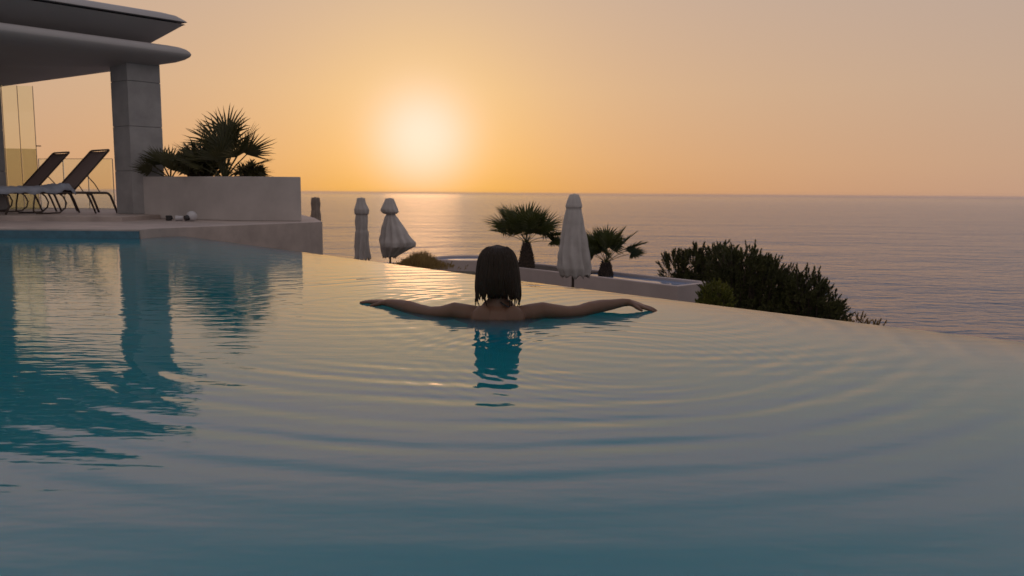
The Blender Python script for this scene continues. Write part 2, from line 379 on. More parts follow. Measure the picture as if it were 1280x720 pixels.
# ------------------------------------------------------------------ pavilion
pav = empty('pavilion', (0,0,0), 0, 'pale modern pavilion with rounded layered flat roof above the loungers', 'pavilion')
TIP = at(241, 68.5, 14.6); KS = 1.217
ZT = TIP.z
u = Vector((-.697,-.717,0)).normalized()
Lp = at(0, 27, 10.3); v = Vector((-.83,.55,0)).normalized()
def line_hit(o, d, px):        # where the line o+t*d crosses picture column px (for setting-out only)
    return o+d*3
def slab(name, C, lu, lv, profile, mat_, bevel=0):
    zr = ZT if profile[-1][1] <= ZT+.146 else z2
    profile = [(i_*KS, zr+(z_-zr)*KS) for i_, z_ in profile]
    # profile: (inset, z) list from bottom inner to top inner round the edge
    A = C+u*lu; B = C+v*lv; Dd = A+v*lv
    corners = [A, C, B, Dd]
    nu = Vector((u.y, -u.x, 0)); nu = nu if nu.dot(B-A) < 0 else -nu        # outward normal of edge A-C
    nv = Vector((v.y, -v.x, 0)); nv = nv if nv.dot(A-B) < 0 else -nv        # outward normal of edge C-B
    sv = v.dot(nu); su = u.dot(nv)
    m = MB(); rings = []
    for ins, z in profile:
        # inset corner: shift C inwards from both edges
        # C' = C + a*u + b*v with (C'-C).nu = -ins, (C'-C).nv = -ins
        b__ = -ins/(v.dot(nu)); a__ = -ins/(u.dot(nv))
        C2 = C+u*a__+v*b__
        A2 = A+v*b__-u*a__; B2 = B+u*a__-v*b__; D2 = Dd-u*a__-v*b__
        # rounded corner at C
        rr = .07; arc = []
        for kk in range(9):
            tt = kk/8; p = (C2+u*rr).lerp(C2, tt).lerp(C2.lerp(C2+v*rr, tt), tt); arc.append(p)
        rings.append([Vector((p.x, p.y, z)) for p in [A2]+arc+[B2, D2]])
    n_ = len(rings[0]); vs = [p for r in rings for p in r]; fs = []
    for i in range(len(rings)-1):
        for k_ in range(n_): fs.append((i*n_+k_, i*n_+(k_+1)%n_, (i+1)*n_+(k_+1)%n_, (i+1)*n_+k_))
    fs += [tuple(range(n_-1, -1, -1)), tuple((len(rings)-1)*n_+k_ for k_ in range(n_))]
    m.add(vs, fs); me = m.build(name, mat_, pav, smooth=True)
    es = me.modifiers.new('e', 'EDGE_SPLIT'); es.split_angle = R(50)
    return me
C1 = Vector((TIP.x, TIP.y, 0))
lens = [(2.5,ZT-.225),(.9,ZT-.205),(.5,ZT-.18),(.28,ZT-.148),(.14,ZT-.112),(.06,ZT-.074),(.015,ZT-.036),(0,ZT-.006),(0,ZT+.006),(.012,ZT+.035),(.045,ZT+.07),(.10,ZT+.098),(.19,ZT+.120),(.35,ZT+.135),(1.2,ZT+.145)]
slab('roof', C1, 11, 16, lens, M['roofpaint'])
T2 = at(236, 30, 14.9); C2_ = Vector((T2.x, T2.y, 0)); z2 = T2.z
upper = [(.75,ZT+.142),(.42,ZT+.143),(.03,z2-.035),(.06,z2-.03)]
low = [(.9,z2+(ZT-z2)/KS+.142),(.40,z2+(ZT-z2)/KS+.145),(.05,z2-.03),(.02,z2-.012),(.05,z2-.006),(.09,z2-.004)]
slab('roof_tier', C2_, 11, 16, low, M['roofpaint'])
slab('shadow_gap', C2_, 11, 16, [(.10,z2-.004),(.10,z2+.016)], M['groove'])
slab('roof_cap', C2_, 11, 16, [(.04,z2+.016),(.0,z2+.022),(.02,z2+.045),(.10,z2+.11),(.22,z2+.15),(.40,z2+.17),(2,z2+.19)], M['roofpaint'])
# columns
def column(Cn, wu, wv, z1, blocks=True):
    cen = Cn+u*-0; m = MB()
    # near corner Cn; faces run back along -u (right side) and v (left side)
    U = -u; V = v
    zs = [DECK, DECK+.76, DECK+1.54, DECK+2.32, z1]
    o = None
    for a, b__ in zip(zs, zs[1:]):
        if b__ <= a: continue
        p = [Cn, Cn+U*wu, Cn+U*wu+V*wv, Cn+V*wv]
        m.prism([(x.x, x.y) for x in p], a+.004, b__-.004)
        q_ = [Cn+(U+V)*.012, Cn+U*(wu-.012)+V*.012, Cn+U*(wu-.012)+V*(wv-.012), Cn+V*(wv-.012)+U*.012]
        m.prism([(x.x, x.y) for x in q_], a-.003, a+.004)
    return m.build('column', M['concrete'], pav, bevel=.012)
cn = onz(167, 267.6, DECK); cn.z = 0
column(cn, .57, .52, ZT-.145)
cn2 = at(-22, 266, 11.2); cn2.z = 0
column(Vector((at(-16, 250, 15.2).x, 15.2, 0)), .34, .36, ZT-.2)

# ------------------------------------------------------------------ glass screens
def glass_screen(name, pA, pB, z0, z1, nseg, label, cat, frost=None, rail=False):
    d = (pB-pA); ln = d.length; d.normalize(); rz = math.atan2(d.y, d.x)
    o = empty(name, (pA.x, pA.y, DECK), rz, label, cat)
    for i in range(nseg):
        a = ln*i/nseg+.012; b__ = ln*(i+1)/nseg-.012
        m = MB(); m.box(((a+b__)/2, 0, (z0+z1)/2-DECK), (b__-a, .012, z1-z0)); m.build('pane', M['glass'], o)
        if frost: m = MB(); m.box(((a+b__)/2, .02, (z0+frost)/2-DECK), (b__-a, .01, frost-z0)); m.build('frosted_panel', M['frost'], o)
    for i in range(nseg+1): m = MB(); m.box((ln*i/nseg, 0, (z0+z1)/2-DECK), (.009, .02, z1-z0)); m.build('upright', M['trim'], o)
    if rail: m = MB(); m.box((ln/2, 0, z1-DECK+.008), (ln, .02, .010)); m.build('top_rail', M['trim'], o)
    return o
gs = glass_screen('glass_doors', at(-30, 230, 17.0), at(48, 230, 17.3), DECK, ZT-.23, 4, 'tall glass door panels with pale frosted lower half behind the loungers', 'glass door', frost=DECK+1.28)
m = MB(); m.box((1.24, -.04, 1.34), (.09, .02, .02)); m.build('handle', M['metal'], gs)
glass_screen('glass_balustrade', at(50, 230, 18.6), at(142, 230, 18.2), DECK, at(100, 199, 18.4).z, 3, 'low clear glass balustrade between the far lounger and the column', 'balustrade', rail=True)

# ------------------------------------------------------------------ planter and plants in it
pc = onz(297, 276, LOW); pr = onz(377, 276.6, LOW); pl = onz(172, 272.8, LOW)
ph = at(297, 220.5, pc.y).z-LOW
dback = (pl-pc); dn = dback.normalized()
pr2 = pr+Vector((-.42, 1.25, 0)); pb = pl+Vector((1.0, 1.15, 0))
m = MB()
outer = [pc, pr, pr2, pb, pl]; cen = sum(outer, Vector())/5
inn = [cen+(p-cen)*(1-.13/((p-cen).length)*1.2) for p in outer]
n_ = 5
vs = [(p.x, p.y, LOW+.002) for p in outer]+[(p.x, p.y, LOW+ph) for p in outer]+[(p.x, p.y, LOW+ph) for p in inn]+[(p.x, p.y, LOW+ph-.08) for p in inn]
fs = []
for i in range(n_):
    j = (i+1) % n_
    fs += [(i, j, n_+j, n_+i), (n_+i, n_+j, 2*n_+j, 2*n_+i), (2*n_+i, 2*n_+j, 3*n_+j, 3*n_+i)]
fs.append((4,3,2,1,0)); m.add(vs, fs)
plo = m.build('planter_box', M['plaster'], bevel=.01); tag(plo, 'large plain plaster planter box beside the column on the deck', 'planter')
m = MB(); m.add([(p.x, p.y, LOW+ph-.05) for p in inn], [(0,1,2,3,4)]); so_ = m.build('soil', M['soil'], plo)

def frond_mesh(m, base, d, plen, flen, rnd, n=22, spread=200, droop=.25, wdt=.03, upv=None):
    """fan frond: petiole from base along d, then a fan of folded pointed leaflets"""
    d = d.normalized(); side = d.cross(Vector((0,0,1)))
    side = side.normalized() if side.length > .1 else Vector((1,0,0))
    nrm = side.cross(d).normalized()
    tw = rnd.uniform(-.7, .7); side, nrm = side*math.cos(tw)+nrm*math.sin(tw), nrm*math.cos(tw)-side*math.sin(tw)
    hub = base+d*plen-Vector((0,0,1))*plen*.06
    return hub, d, side, nrm
def leaflets(m, hub, d, side, nrm, flen, rnd, n, spread, droop, wdt):
    for i in range(n):
        a = R(spread)*((i+.5)/n-.5)+rnd.uniform(-.03, .03)
        dr = (d*math.cos(a)+side*math.sin(a))
        ln = flen*(.72+.28*math.cos(a*.9))*rnd.uniform(.88, 1.06)
        cup = nrm*(.25*abs(math.sin(a)))
        pts = []
        K = 5
        for k in range(K+1):
            t = k/K
            p = hub+(dr+cup*t)*ln*t-Vector((0,0,1))*droop*ln*t*t*rnd.uniform(.8, 1.2)
            pts.append(p)
        wv = [0.25, .8, 1.0, .75, .42, .02]
        s_ = (-d*math.sin(a)+side*math.cos(a))
        vs = []
        for k, p in enumerate(pts):
            ww = wdt*wv[k]; vs += [p-s_*ww+nrm*ww*.35, p-nrm*ww*.2, p+s_*ww+nrm*ww*.35]
        fs = []
        for k in range(K): fs += [(3*k, 3*k+1, 3*k+4, 3*k+3), (3*k+1, 3*k+2, 3*k+5, 3*k+4)]
        m.add(vs, fs)
def fan_palm(name, loc, label, group, fr, seed, trunk=None, leaf='leaf', wdt=.026, cat='palm', nl=26, spread=225):
    """fr: list of (azimuth deg, elevation deg, petiole, fan length)"""
    rnd = random.Random(seed)
    o = empty(name, loc, 0, label, cat, group)
    top = Vector((0,0,0))
    if trunk:
        h_, r0, r1 = trunk; top = Vector((0,0,h_)); m = MB()
        K = 14; pts = []; rs = []
        for k in range(K+1):
            t = k/K; pts.append((0.01*math.sin(k), 0, h_*t)); rs.append((r0*(1-t)**.6+r1*t if False else r0+(r1-r0)*t**1.6)*(1+.05*(k % 2)))
        m.tube(pts, rs, 14)
        for k in range(150):     # old leaf bases
            a = k*2.399; t = (k+.5)/150; rr = (r0+(r1-r0)*t**1.6); z = h_*t
            p = Vector((rr*math.cos(a), rr*math.sin(a), z)); dd = Vector((math.cos(a), math.sin(a), 1.3)).normalized()
            m.tube([p-dd*.02, p+dd*.03*rnd.uniform(.6,1.3), p+dd*.06*rnd.uniform(.6,1.4)], [.022,.018,.003], 4)
        m.build('trunk', M['bark'], o, smooth=False)
    for az_, el_, pe, fl in fr:
        a, e = R(az_), R(el_)
        d = Vector((math.cos(a)*math.cos(e), math.sin(a)*math.cos(e), math.sin(e)))
        m = MB(); hub, dd, side, nrm = frond_mesh(m, top, d, pe, fl, rnd)
        mid = (top+hub)/2+Vector((0,0,.04*pe))
        m.tube([top, mid, hub, hub+dd*.05*fl], [.012, .009, .007, .004], 5)
        dd2 = (dd-Vector((0,0,.12))).normalized()
        leaflets(m, hub, dd2, side, nrm, fl, rnd, nl, spread, .18, wdt)
        m.build('frond', M[leaf], o)
    return o

# planter palms, Y about 10.3
rnd = random.Random(3)
zb = LOW+ph-.06
def pp(x, y): p = at(x, 220, y); return Vector((p.x, p.y, zb))
fr = [(95,86,.40,.62),(150,66,.36,.56),(30,62,.42,.58),(0,50,.46,.46),(175,46,.34,.50),(-15,28,.36,.44),(-160,34,.3,.42),(60,74,.42,.5),(-90,60,.3,.4),(120,50,.36,.5),(10,16,.3,.38),(-35,50,.4,.46),(80,80,.62,.5),(45,72,.5,.52),(130,70,.5,.52)]
fan_palm('fan_palm', pp(280, 13.95), 'tallest spiky fan palm growing in the planter box', 'palms in the planter', fr, 11, None, 'leaf2', .0145, nl=17, spread=150).scale = (1.36,)*3
fr = [(100,80,.22,.32),(180,44,.24,.36),(150,58,.26,.36),(200,30,.26,.30),(30,60,.2,.3),(-60,50,.18,.26),(-120,40,.2,.26),(170,64,.28,.30)]
fan_palm('fan_palm', pp(213, 14.3), 'low fan palm at the planter end nearest the column', 'palms in the planter', fr, 12, None, 'leaf2', .013, nl=16, spread=160).scale = (1.36,)*3

def leafy_shrub(name, loc, label, cat, group, rx, ry, rz_, nst, leafm, seed, ll=.08, lw=.018, per=26, arch=.5):
    rnd = random.Random(seed); o = empty(name, loc, 0, label, cat, group)
    ms = MB(); ml = MB()
    for i in range(nst):
        a = rnd.uniform(0, 2*math.pi); r = math.sqrt(rnd.random()); e = rnd.uniform(.55, 1.0)
        tip = Vector((rx*r*math.cos(a), ry*r*math.sin(a), rz_*e*math.sqrt(max(.12, 1-r*r*.85))))
        b0 = Vector((tip.x*.35, tip.y*.35, 0)); mid = b0.lerp(tip, .5)+Vector((0,0,arch*.12))
        pts = [b0, b0.lerp(mid, .5), mid, mid.lerp(tip, .55), tip]
        ms.tube(pts, [.007,.006,.005,.004,.002], 4)
        for k in range(per):
            t = rnd.uniform(.15, 1.0); i0 = min(3, int(t*4)); p = pts[i0].lerp(pts[i0+1], t*4-i0)
            ax = (pts[i0+1]-pts[i0]).normalized(); rd = Vector((rnd.gauss(0,1), rnd.gauss(0,1), rnd.gauss(.2,.8))).normalized()
            d = (ax*.7+rd*.8).normalized(); s_ = d.cross(rd+Vector((.01,.3,.2))).normalized()
            l_ = ll*rnd.uniform(.6,1.25); ww = lw*rnd.uniform(.7,1.2)
            ml.add([p, p+d*l_*.5+s_*ww*.5, p+d*l_, p+d*l_*.5-s_*ww*.5], [(0,1,2,3)])
    ms.build('stem', M['wood'], o); ml.build('foliage', M[leafm], o)
    return o
leafy_shrub('leafy_shrub', pp(252, 14.25), 'dense dark leafy shrub filling the planter between its two palms', 'shrub', None, .38, .28, .50, 130, 'leaf2', 5, .10, .02, 34).scale = (1.36,)*3
leafy_shrub('leafy_shrub', pp(312, 14.0), 'low feathery plant at the right end of the planter box', 'shrub', None, .20, .2, .24, 40, 'leaf2', 6, .09, .014, 26).scale = (1.36,)*3

# ------------------------------------------------------------------ small spotlights lying on the deck
g0 = onz(240, 276.6, LOW)
o = empty('deck_spotlight', (g0.x, g0.y, LOW), R(215), 'white globe spotlight with dark lens on the deck before the planter', 'spotlight', 'deck spotlights')
def sphere(m, c, r, nu_=20, nv_=12, sc=(1,1,1)):
    vs = [Vector(c)+Vector((0,0,r*sc[2]))]; fs = []
    for i in range(1, nv_):
        th = math.pi*i/nv_
        for j in range(nu_): vs.append(Vector(c)+Vector((r*sc[0]*math.sin(th)*math.cos(2*math.pi*j/nu_), r*sc[1]*math.sin(th)*math.sin(2*math.pi*j/nu_), r*sc[2]*math.cos(th))))
    vs.append(Vector(c)-Vector((0,0,r*sc[2])))
    for j in range(nu_): fs.append((0, 1+j, 1+(j+1)%nu_)); fs.append((len(vs)-1, 1+(nv_-2)*nu_+(j+1)%nu_, 1+(nv_-2)*nu_+j))
    for i in range(nv_-2):
        for j in range(nu_): fs.append((1+i*nu_+j, 1+(i+1)*nu_+j, 1+(i+1)*nu_+(j+1)%nu_, 1+i*nu_+(j+1)%nu_))
    m.add(vs, fs)
m = MB(); sphere(m, (0,0,.085), .085, sc=(1,1,.98)); m.build('globe', M['lampwhite'], o, smooth=True)
m = MB(); m.tube([(.06,.02,.06),(.115,.03,.05)], [.05,.045], 16); m.build('lens', M['lens'], o)
g1 = onz(224, 276.2, LOW)
m = MB(); m.tube([(-.06,0,.045),(.06,0,.045)], [.04,.045], 16); o = empty('deck_spotlight', (g1.x, g1.y, LOW), R(200), 'small pale cylindrical spotlight lying between globe spotlight and dark one', 'spotlight', 'deck spotlights'); m.build('housing', M['lampwhite'], o, smooth=False, bevel=.006)
g2 = onz(211, 275.8, LOW)
m = MB(); m.box((0,0,.045), (.09,.08,.085)); m.tube([(.04,0,.05),(.06,0,.05)], .03, 14)
o = m.build('deck_spotlight', M['lens'], bevel=.008); o.location = (g2.x, g2.y, LOW); o.rotation_euler.z = R(30)
tag(o, 'small dark square spotlight on the deck nearest the column', 'spotlight', 'deck spotlights')

# ------------------------------------------------------------------ sun loungers (local +x towards the head end, y across)
def lounger(loc, rz, label):
    o = empty('sun_lounger', loc, rz, label, 'sun lounger', 'sun loungers under the pavilion')
    W = .62
    # sling seat
    m = MB(); nx = 16; vs = []; fs = []
    for i in range(nx+1):
        x = -1.28+1.30*i/nx
        for j in range(7): y = -W/2+W*j/6; vs.append((x, y, .335-.012*math.cos(y/W*math.pi)))
    for i in range(nx):
        for j in range(6): fs.append((i*7+j, (i+1)*7+j, (i+1)*7+j+1, i*7+j+1))
    m.add(vs, fs); s_ = m.build('seat', M['sling'], o, smooth=True); sd = s_.modifiers.new('s', 'SOLIDIFY'); sd.thickness = .012
    # raised backrest
    a = R(48); ln = .86
    m = MB(); vs = []; fs = []
    for i in range(11):
        t = ln*i/10
        for j in range(7): y = -W/2+W*j/6; sag = -.014*math.cos(y/W*math.pi); vs.append((.0+t*math.cos(a)-sag*math.sin(a), y, .335+t*math.sin(a)+sag*math.cos(a)))
    for i in range(10):
        for j in range(6): fs.append((i*7+j, (i+1)*7+j, (i+1)*7+j+1, i*7+j+1))
    m.add(vs, fs); b__ = m.build('backrest', M['sling'], o, smooth=True); sd = b__.modifiers.new('s', 'SOLIDIFY'); sd.thickness = .014
    m = MB(); tx, tz = ln*math.cos(a), .335+ln*math.sin(a)
    m.tube([(0,-W/2,.335),(tx,-W/2,tz),(tx+.012,-W/2+.03,tz+.012),(tx+.012,W/2-.03,tz+.012),(tx,W/2,tz),(0,W/2,.335)], .013, 8)
    m.build('backrest_frame', M['metal'], b__, smooth=True)
    # rails
    m = MB()
    for s in (-1, 1): m.tube([(-1.36,s*W/2,.315),(-.6,s*W/2,.318),(0,s*W/2,.318),(.50,s*W/2,.318),(.535,s*W/2,.305)], .019, 8, flat=1.0)
    m.tube([(-1.36,-W/2,.315),(-1.36,W/2,.315)], .016, 8); m.tube([(.44,-W/2,.312),(.44,W/2,.312)], .012, 8); m.tube([(-.1,-W/2,.30),(-.1,W/2,.30)], .012, 8)
    m.build('frame', M['metal'], o, smooth=True)
    for s in (-1, 1):
        m = MB(); m.tube([(.525,s*W/2,.312),(.565,s*W/2,.27),(.66,s*W/2,0)], [.02,.02,.017], 8); m.build('leg', M['metal'], o, smooth=True)
        m = MB(); m.tube([(.22,s*(W/2-.03),.31),(.27,s*(W/2-.03),.2),(.34,s*(W/2-.03),0)], [.016,.016,.014], 8); m.build('leg', M['metal'], o, smooth=True)
        m = MB(); m.tube([(-.95,s*W/2,.315),(-.90,s*W/2,.24),(-.88,s*W/2,.12),(-.93,s*W/2,.0)], [.018]*4, 8); m.build('leg', M['metal'], o, smooth=True)
        # bent skid hoop near the middle
        pts = [(-.52,s*W/2,.31),(-.55,s*W/2,.16),(-.56,s*W/2,.05),(-.52,s*W/2,.015),(-.36,s*W/2,.012),(-.20,s*W/2,.02),(-.12,s*W/2,.09),(-.10,s*W/2,.17),(-.14,s*W/2,.26),(-.2,s*W/2,.31)]
        m = MB(); m.tube(pts, .012, 7); m.build('leg', M['metal'], o, smooth=True)
        m = MB(); m.tube([(.34*math.cos(a),s*W/2*.9,.335+.34*math.sin(a)),(.34,s*W/2*.9,.46),(.42,s*W/2*.9,.325)], .008, 6); m.build('support_arm', M['metal'], o, smooth=True)
    o.scale = (1.16,)*3
    return o
ax = R(52)
f1 = onz(147, 266.5, DECK)
def lpos(f):   # origin (hinge, centre) from the near head-end foot (.66,-.31)
    c_, s_ = math.cos(ax), math.sin(ax)
    return Vector((f.x-1.16*(.66*c_+.31*s_), f.y-1.16*(.66*s_-.31*c_), DECK))
L1 = lpos(f1); lounger(L1, ax, 'nearer sun lounger with a pale crumpled towel on its seat')
f2 = onz(97, 264.2, DECK); L2 = lpos(f2); lounger(L2, ax, 'farther sun lounger with bare seat, its backrest beside the glass doors')
# towel
m = MB(); nx, ny = 60, 22; vs = []; fs = []
for i in range(nx+1):
    for j in range(ny+1):
        x = -1.25+1.28*i/nx; y = -.36+.70*j/ny
        h_ = .036+.05*abs(noise.noise(Vector((x*4+3, y*5, 1))))+.035*abs(noise.noise(Vector((x*11, y*9, 4))))+(.05 if x > -.25 else 0)*math.exp(-((x+.08)/.11)**2)
        z = .345+h_
        if abs(y) > .32: z -= (abs(y)-.32)*2.2+.02*noise.noise(Vector((x*8, 0, 2)))
        ed = min(i, nx-i)
        if ed < 3: z -= .012*(3-ed)
        vs.append((x+.02*noise.noise(Vector((y*6, x*2, 9))), y, z))
for i in range(nx):
    for j in range(ny): fs.append((i*(ny+1)+j, (i+1)*(ny+1)+j, (i+1)*(ny+1)+j+1, i*(ny+1)+j+1))
m.add(vs, fs); o = m.build('towel', M['towel'], smooth=True); o.location = L1; o.rotation_euler.z = ax; o.scale = (1.16,)*3
sd = o.modifiers.new('s', 'SOLIDIFY'); sd.thickness = .008
tag(o, 'pale blue grey crumpled towel spread over the nearer lounger', 'towel')

# ------------------------------------------------------------------ closed parasols on the lower terrace
TER = -2.6
def parasol(x, ytop, Y, tag_label, prof_, mat_='canvas', folds=9, ybot=None, flap=None, seed=0, canvas_name='canopy', poleR=.028, tilt=0):
    """prof_: (photo y, half width in px, x offset px) rows of the closed canopy, top to bottom"""
    rnd = random.Random(seed)
    px = Y/F*1.0
    top = at(x, prof_[0][0], Y); base = Vector((top.x, top.y, TER))
    o = empty('closed_parasol', base, 0, tag_label, 'parasol', 'closed parasols on the lower terrace')
    zpole = top.z-TER-.02
    m = MB(); m.tube([(0,0,0),(0,0,zpole)], poleR, 10); m.build('pole', M['metal'], o, smooth=True)
    m = MB(); m.tube([(0,0,0),(0,0,.05),(0,0,.06),(0,0,.3)], [.26,.26,.05,.045], 20); m.build('base', M['concrete'], o)
    m = MB(); K = 72; rings = []
    ph0 = rnd.uniform(0, 6)
    rows = []
    for (ya, wa, oa), (yb, wb, ob) in zip(prof_, prof_[1:]):
        S = 5
        for s in range(S): t = s/S; rows.append((ya+(yb-ya)*t, wa+(wb-wa)*t, oa+(ob-oa)*t))
    rows.append(prof_[-1])
    H0, H1 = prof_[0][0], prof_[-1][0]
    for yy, hw, ox in rows:
        t = (yy-H0)/(H1-H0); r = []
        z = at(x, yy, Y).z-TER
        for k in range(K):
            a = 2*math.pi*k/K
            amp = (.04+.20*min(1, t*1.4))
            f_ = 1-amp*(.5+.5*math.cos(folds*a+ph0+.8*math.sin(2.3*t*3+seed)))+.06*math.sin(3*a+t*4+seed)+.13*min(1, t*2)*noise.noise(Vector((math.cos(a)*2.2, math.sin(a)*2.2, t*6+seed*5)))
            zz = z+(.035*math.sin(folds*a+ph0)+.02*rnd.uniform(-1,1))*(1 if yy == H1 else 0)
            rx = hw*px*f_; ry = hw*px*.85*f_
            r.append((ox*px+rx*math.cos(a), ry*math.sin(a), zz))
        rings.append(r)
    vs = [(rings[0][0][0]*0+prof_[0][2]*px, 0, rings[0][0][2]+.012)]+[p for r in rings for p in r]; fs = [(0, 1+k, 1+(k+1)%K) for k in range(K)]
    for i in range(len(rings)-1):
        for k in range(K): fs.append((1+i*K+k, 1+(i+1)*K+k, 1+(i+1)*K+(k+1)%K, 1+i*K+(k+1)%K))
    m.add(vs, fs); c_ = m.build('canopy', M[mat_], o, smooth=True)
    sd = c_.modifiers.new('s', 'SOLIDIFY'); sd.thickness = .01
    m = MB(); tz = at(x, prof_[0][0], Y).z-TER; m.tube([(0,0,tz-.02),(0,0,tz+.018)], [.03,.022], 10); m.build('finial', M[mat_], o)
    return o
parasol(394, 247, 21, 'slim brownish closed parasol just beyond the end of the raised deck', [(247,5,0),(254,6,0),(262,5.2,0),(270,6.5,0),(285,7,0),(305,8,0),(330,8.5,0)], 'canvas_tan', seed=1)
parasol(452, 247, 21.5, 'slim straight closed parasol, left of the flared one against the sea', [(247.5,5,-1),(253,6,-1),(262,9.5,0),(267,9,0),(268.5,7.4,0),(276,8,0),(288,7.5,0),(290,8.4,0),(305,9,0),(318,10,0),(324,10.5,0)], 'canvas', seed=2)
parasol(487, 248, 21.5, 'flared closed parasol with its skirt blown out to one side', [(248,5,0),(255,8,0),(262,11.4,0),(265,11.2,1),(267,9,1),(268,5.6,1.5),(272,8.6,2),(285,14.6,4.5),(297,20,7.5),(303,22.6,9),(308,22.6,8.7),(314,16.5,4),(321,9,-1)], 'canvas', seed=3, folds=11)
parasol(718, 243, 16, 'largest pale closed parasol, between the two fan palms', [(243,5.5,0),(247,7.5,0),(257,10.6,0),(259,10.6,0),(260,9.6,0),(275,12.6,0),(290,15,0),(305,18,0),(322,21,0),(335,22.5,1),(345,19,2)], 'canvas', seed=4, folds=10)

# ------------------------------------------------------------------ lower terrace basins
WT = -1.6
a1 = onz(606, 329.5, WT); a2 = onz(847, 357.5, WT); a3 = onz(890, 352.5, WT)
dirw = (a1-a2).normalized(); wv_ = a3-a2
a4 = a3+dirw*(a1-a2).length
def basin(name, c, ht, z0, label, rim=.13, taper=None, inside='tile', wl=.06):
    """c: 4 top corners"""
    cen = sum(c, Vector())/4
    bot = [Vector(p) for p in c]
    if taper: bot = [p+taper[i] for i, p in enumerate(c)]
    inn = [cen+(p-cen)*(1-rim*1.3/(p-cen).length) for p in c]
    # uniform rim: offset edges
    n_ = 4; inn = []
    for i in range(4):
        p = c[i]; e0 = (c[i]-c[i-1]).normalized(); e1 = (c[(i+1)%4]-c[i]).normalized()
        n0 = Vector((-e0.y, e0.x, 0)); n1 = Vector((-e1.y, e1.x, 0))
        if n0.dot(cen-p) < 0: n0 = -n0
        if n1.dot(cen-p) < 0: n1 = -n1
        k_ = rim/(1+n0.dot(n1)); inn.append(p+(n0+n1)*k_)
    m = MB(); zt = ht
    vs = [(p.x, p.y, z0) for p in bot]+[(p.x, p.y, zt) for p in c]+[(p.x, p.y, zt) for p in inn]+[(p.x, p.y, zt-.35) for p in inn]
    fs = []
    for i in range(4):
        j = (i+1) % 4; fs += [(i, j, 4+j, 4+i), (4+i, 4+j, 8+j, 8+i), (8+i, 8+j, 12+j, 12+i)]
    fs += [(12,13,14,15), (3,2,1,0)]
    m.add(vs, fs); o = m.build(name, M['whitewall'], bevel=.02); return o, inn, label
# long raised wall box: planter half (palms) and water half
z4 = Vector((0,0,0))
o, inn, _ = basin('raised_basin', [a1, a2, a3, a4], WT, TER, '', .14, [z4, z4, Vector((-.85,-.2,0)), z4])
tag(o, 'long low pale wall-edged basin with palms, running behind the largest parasol', 'basin')
e_ = .50
w0 = inn[0].lerp(inn[1], e_); w3 = inn[3].lerp(inn[2], e_)
def sheet(pts, z, name, mat_, parent): m = MB(); m.add([(p.x, p.y, z) for p in pts], [tuple(range(len(pts)))]); return m.build(name, mat_, parent)
sheet([w0, inn[1], inn[2], w3], WT-.07, 'water', mat('basin_water', (.12,.24,.45), .08, .1, 2, .004, 3), o)
sheet([inn[0], w0, w3, inn[3]], WT-.05, 'soil', M['soil'], o)
# smaller rounded basin further left
def oval(cx, cy, rx, ry, z0, z1, rim, rz):
    m = MB(); K = 48; c_, s_ = math.cos(rz), math.sin(rz); rings = []
    for r_, z in ((0,z0),(0,z1-.05),(.015,z1-.01),(.05,z1),(rim-.03,z1),(rim,z1-.03),(rim,z1-.3)):
        rings.append([(cx+(rx-r_)*math.cos(2*math.pi*k/K)*c_-(ry-r_)*math.sin(2*math.pi*k/K)*s_, cy+(rx-r_)*math.cos(2*math.pi*k/K)*s_+(ry-r_)*math.sin(2*math.pi*k/K)*c_, z) for k in range(K)])
    vs = [p for r in rings for p in r]; fs = []
    for i in range(len(rings)-1):
        for k in range(K): fs.append((i*K+k, i*K+(k+1)%K, (i+1)*K+(k+1)%K, (i+1)*K+k))
    fs += [tuple((len(rings)-1)*K+k for k in range(K))]
    m.add(vs, fs); return m, rings[-1]
oc = at(588, 327, 25.5)
m, rr_ = oval(oc.x, oc.y, 1.25, 1.1, TER, at(588, 325, 24.6).z, .16, .2)
o = m.build('round_basin', M['whitewall'], smooth=True); es = o.modifiers.new('e', 'EDGE_SPLIT'); es.split_angle = R(40)
tag(o, 'small rounded pale basin partly hidden behind the bather\'s head', 'basin')
sheet([Vector(p) for p in rr_], at(588, 325, 24.6).z-.06, 'water', bpy.data.materials['basin_water'], o)

# palms standing in the raised basin
def on_wall(x, y): return onz(x, y, WT-.05)
b1 = on_wall(658, 333)
b1 = Vector((at(658, 333, 24.3).x, 24.3, at(658, 334, 24.3).z))
fr1 = [(172, 38, 0.81, 0.85), (160, 54, 0.9, 0.8), (185, 62, 0.81, 0.8), (100, 76, 0.6, 0.85), (60, 80, 0.62, 0.85), (-80, 84, 0.6, 0.85), (20, 62, 0.66, 0.85), (-40, 66, 0.6, 0.8), (5, 44, 0.66, 0.89), (-10, 22, 0.72, 0.71), (-5, 8, 0.79, 0.65), (195, 26, 0.73, 0.65), (80, 54, 0.6, 0.78), (-100, 59, 0.48, 0.71), (130, 64, 0.6, 0.78), (-140, 52, 0.6, 0.71), (-60, 40, 0.54, 0.65)]
fan_palm('fan_palm', b1, 'taller fan palm with thick trunk, left of the largest parasol', 'palms on the lower terrace', fr1, 21, (.74,.23,.08), 'leaf', .034, nl=26)
b2 = Vector((at(757, 344, 22.3).x, 22.3, at(757, 346, 22.3).z))
fr2 = [(170, 40, 0.49, 0.64), (150, 59, 0.58, 0.7), (180, 72, 0.58, 0.67), (90, 82, 0.58, 0.7), (0, 66, 0.64, 0.72), (10, 50, 0.7, 0.72), (-5, 34, 0.79, 0.65), (-8, 24, 0.77, 0.46), (-80, 74, 0.52, 0.64), (-50, 54, 0.52, 0.58), (60, 54, 0.58, 0.64), (-120, 54, 0.46, 0.58), (-160, 32, 0.46, 0.58)]
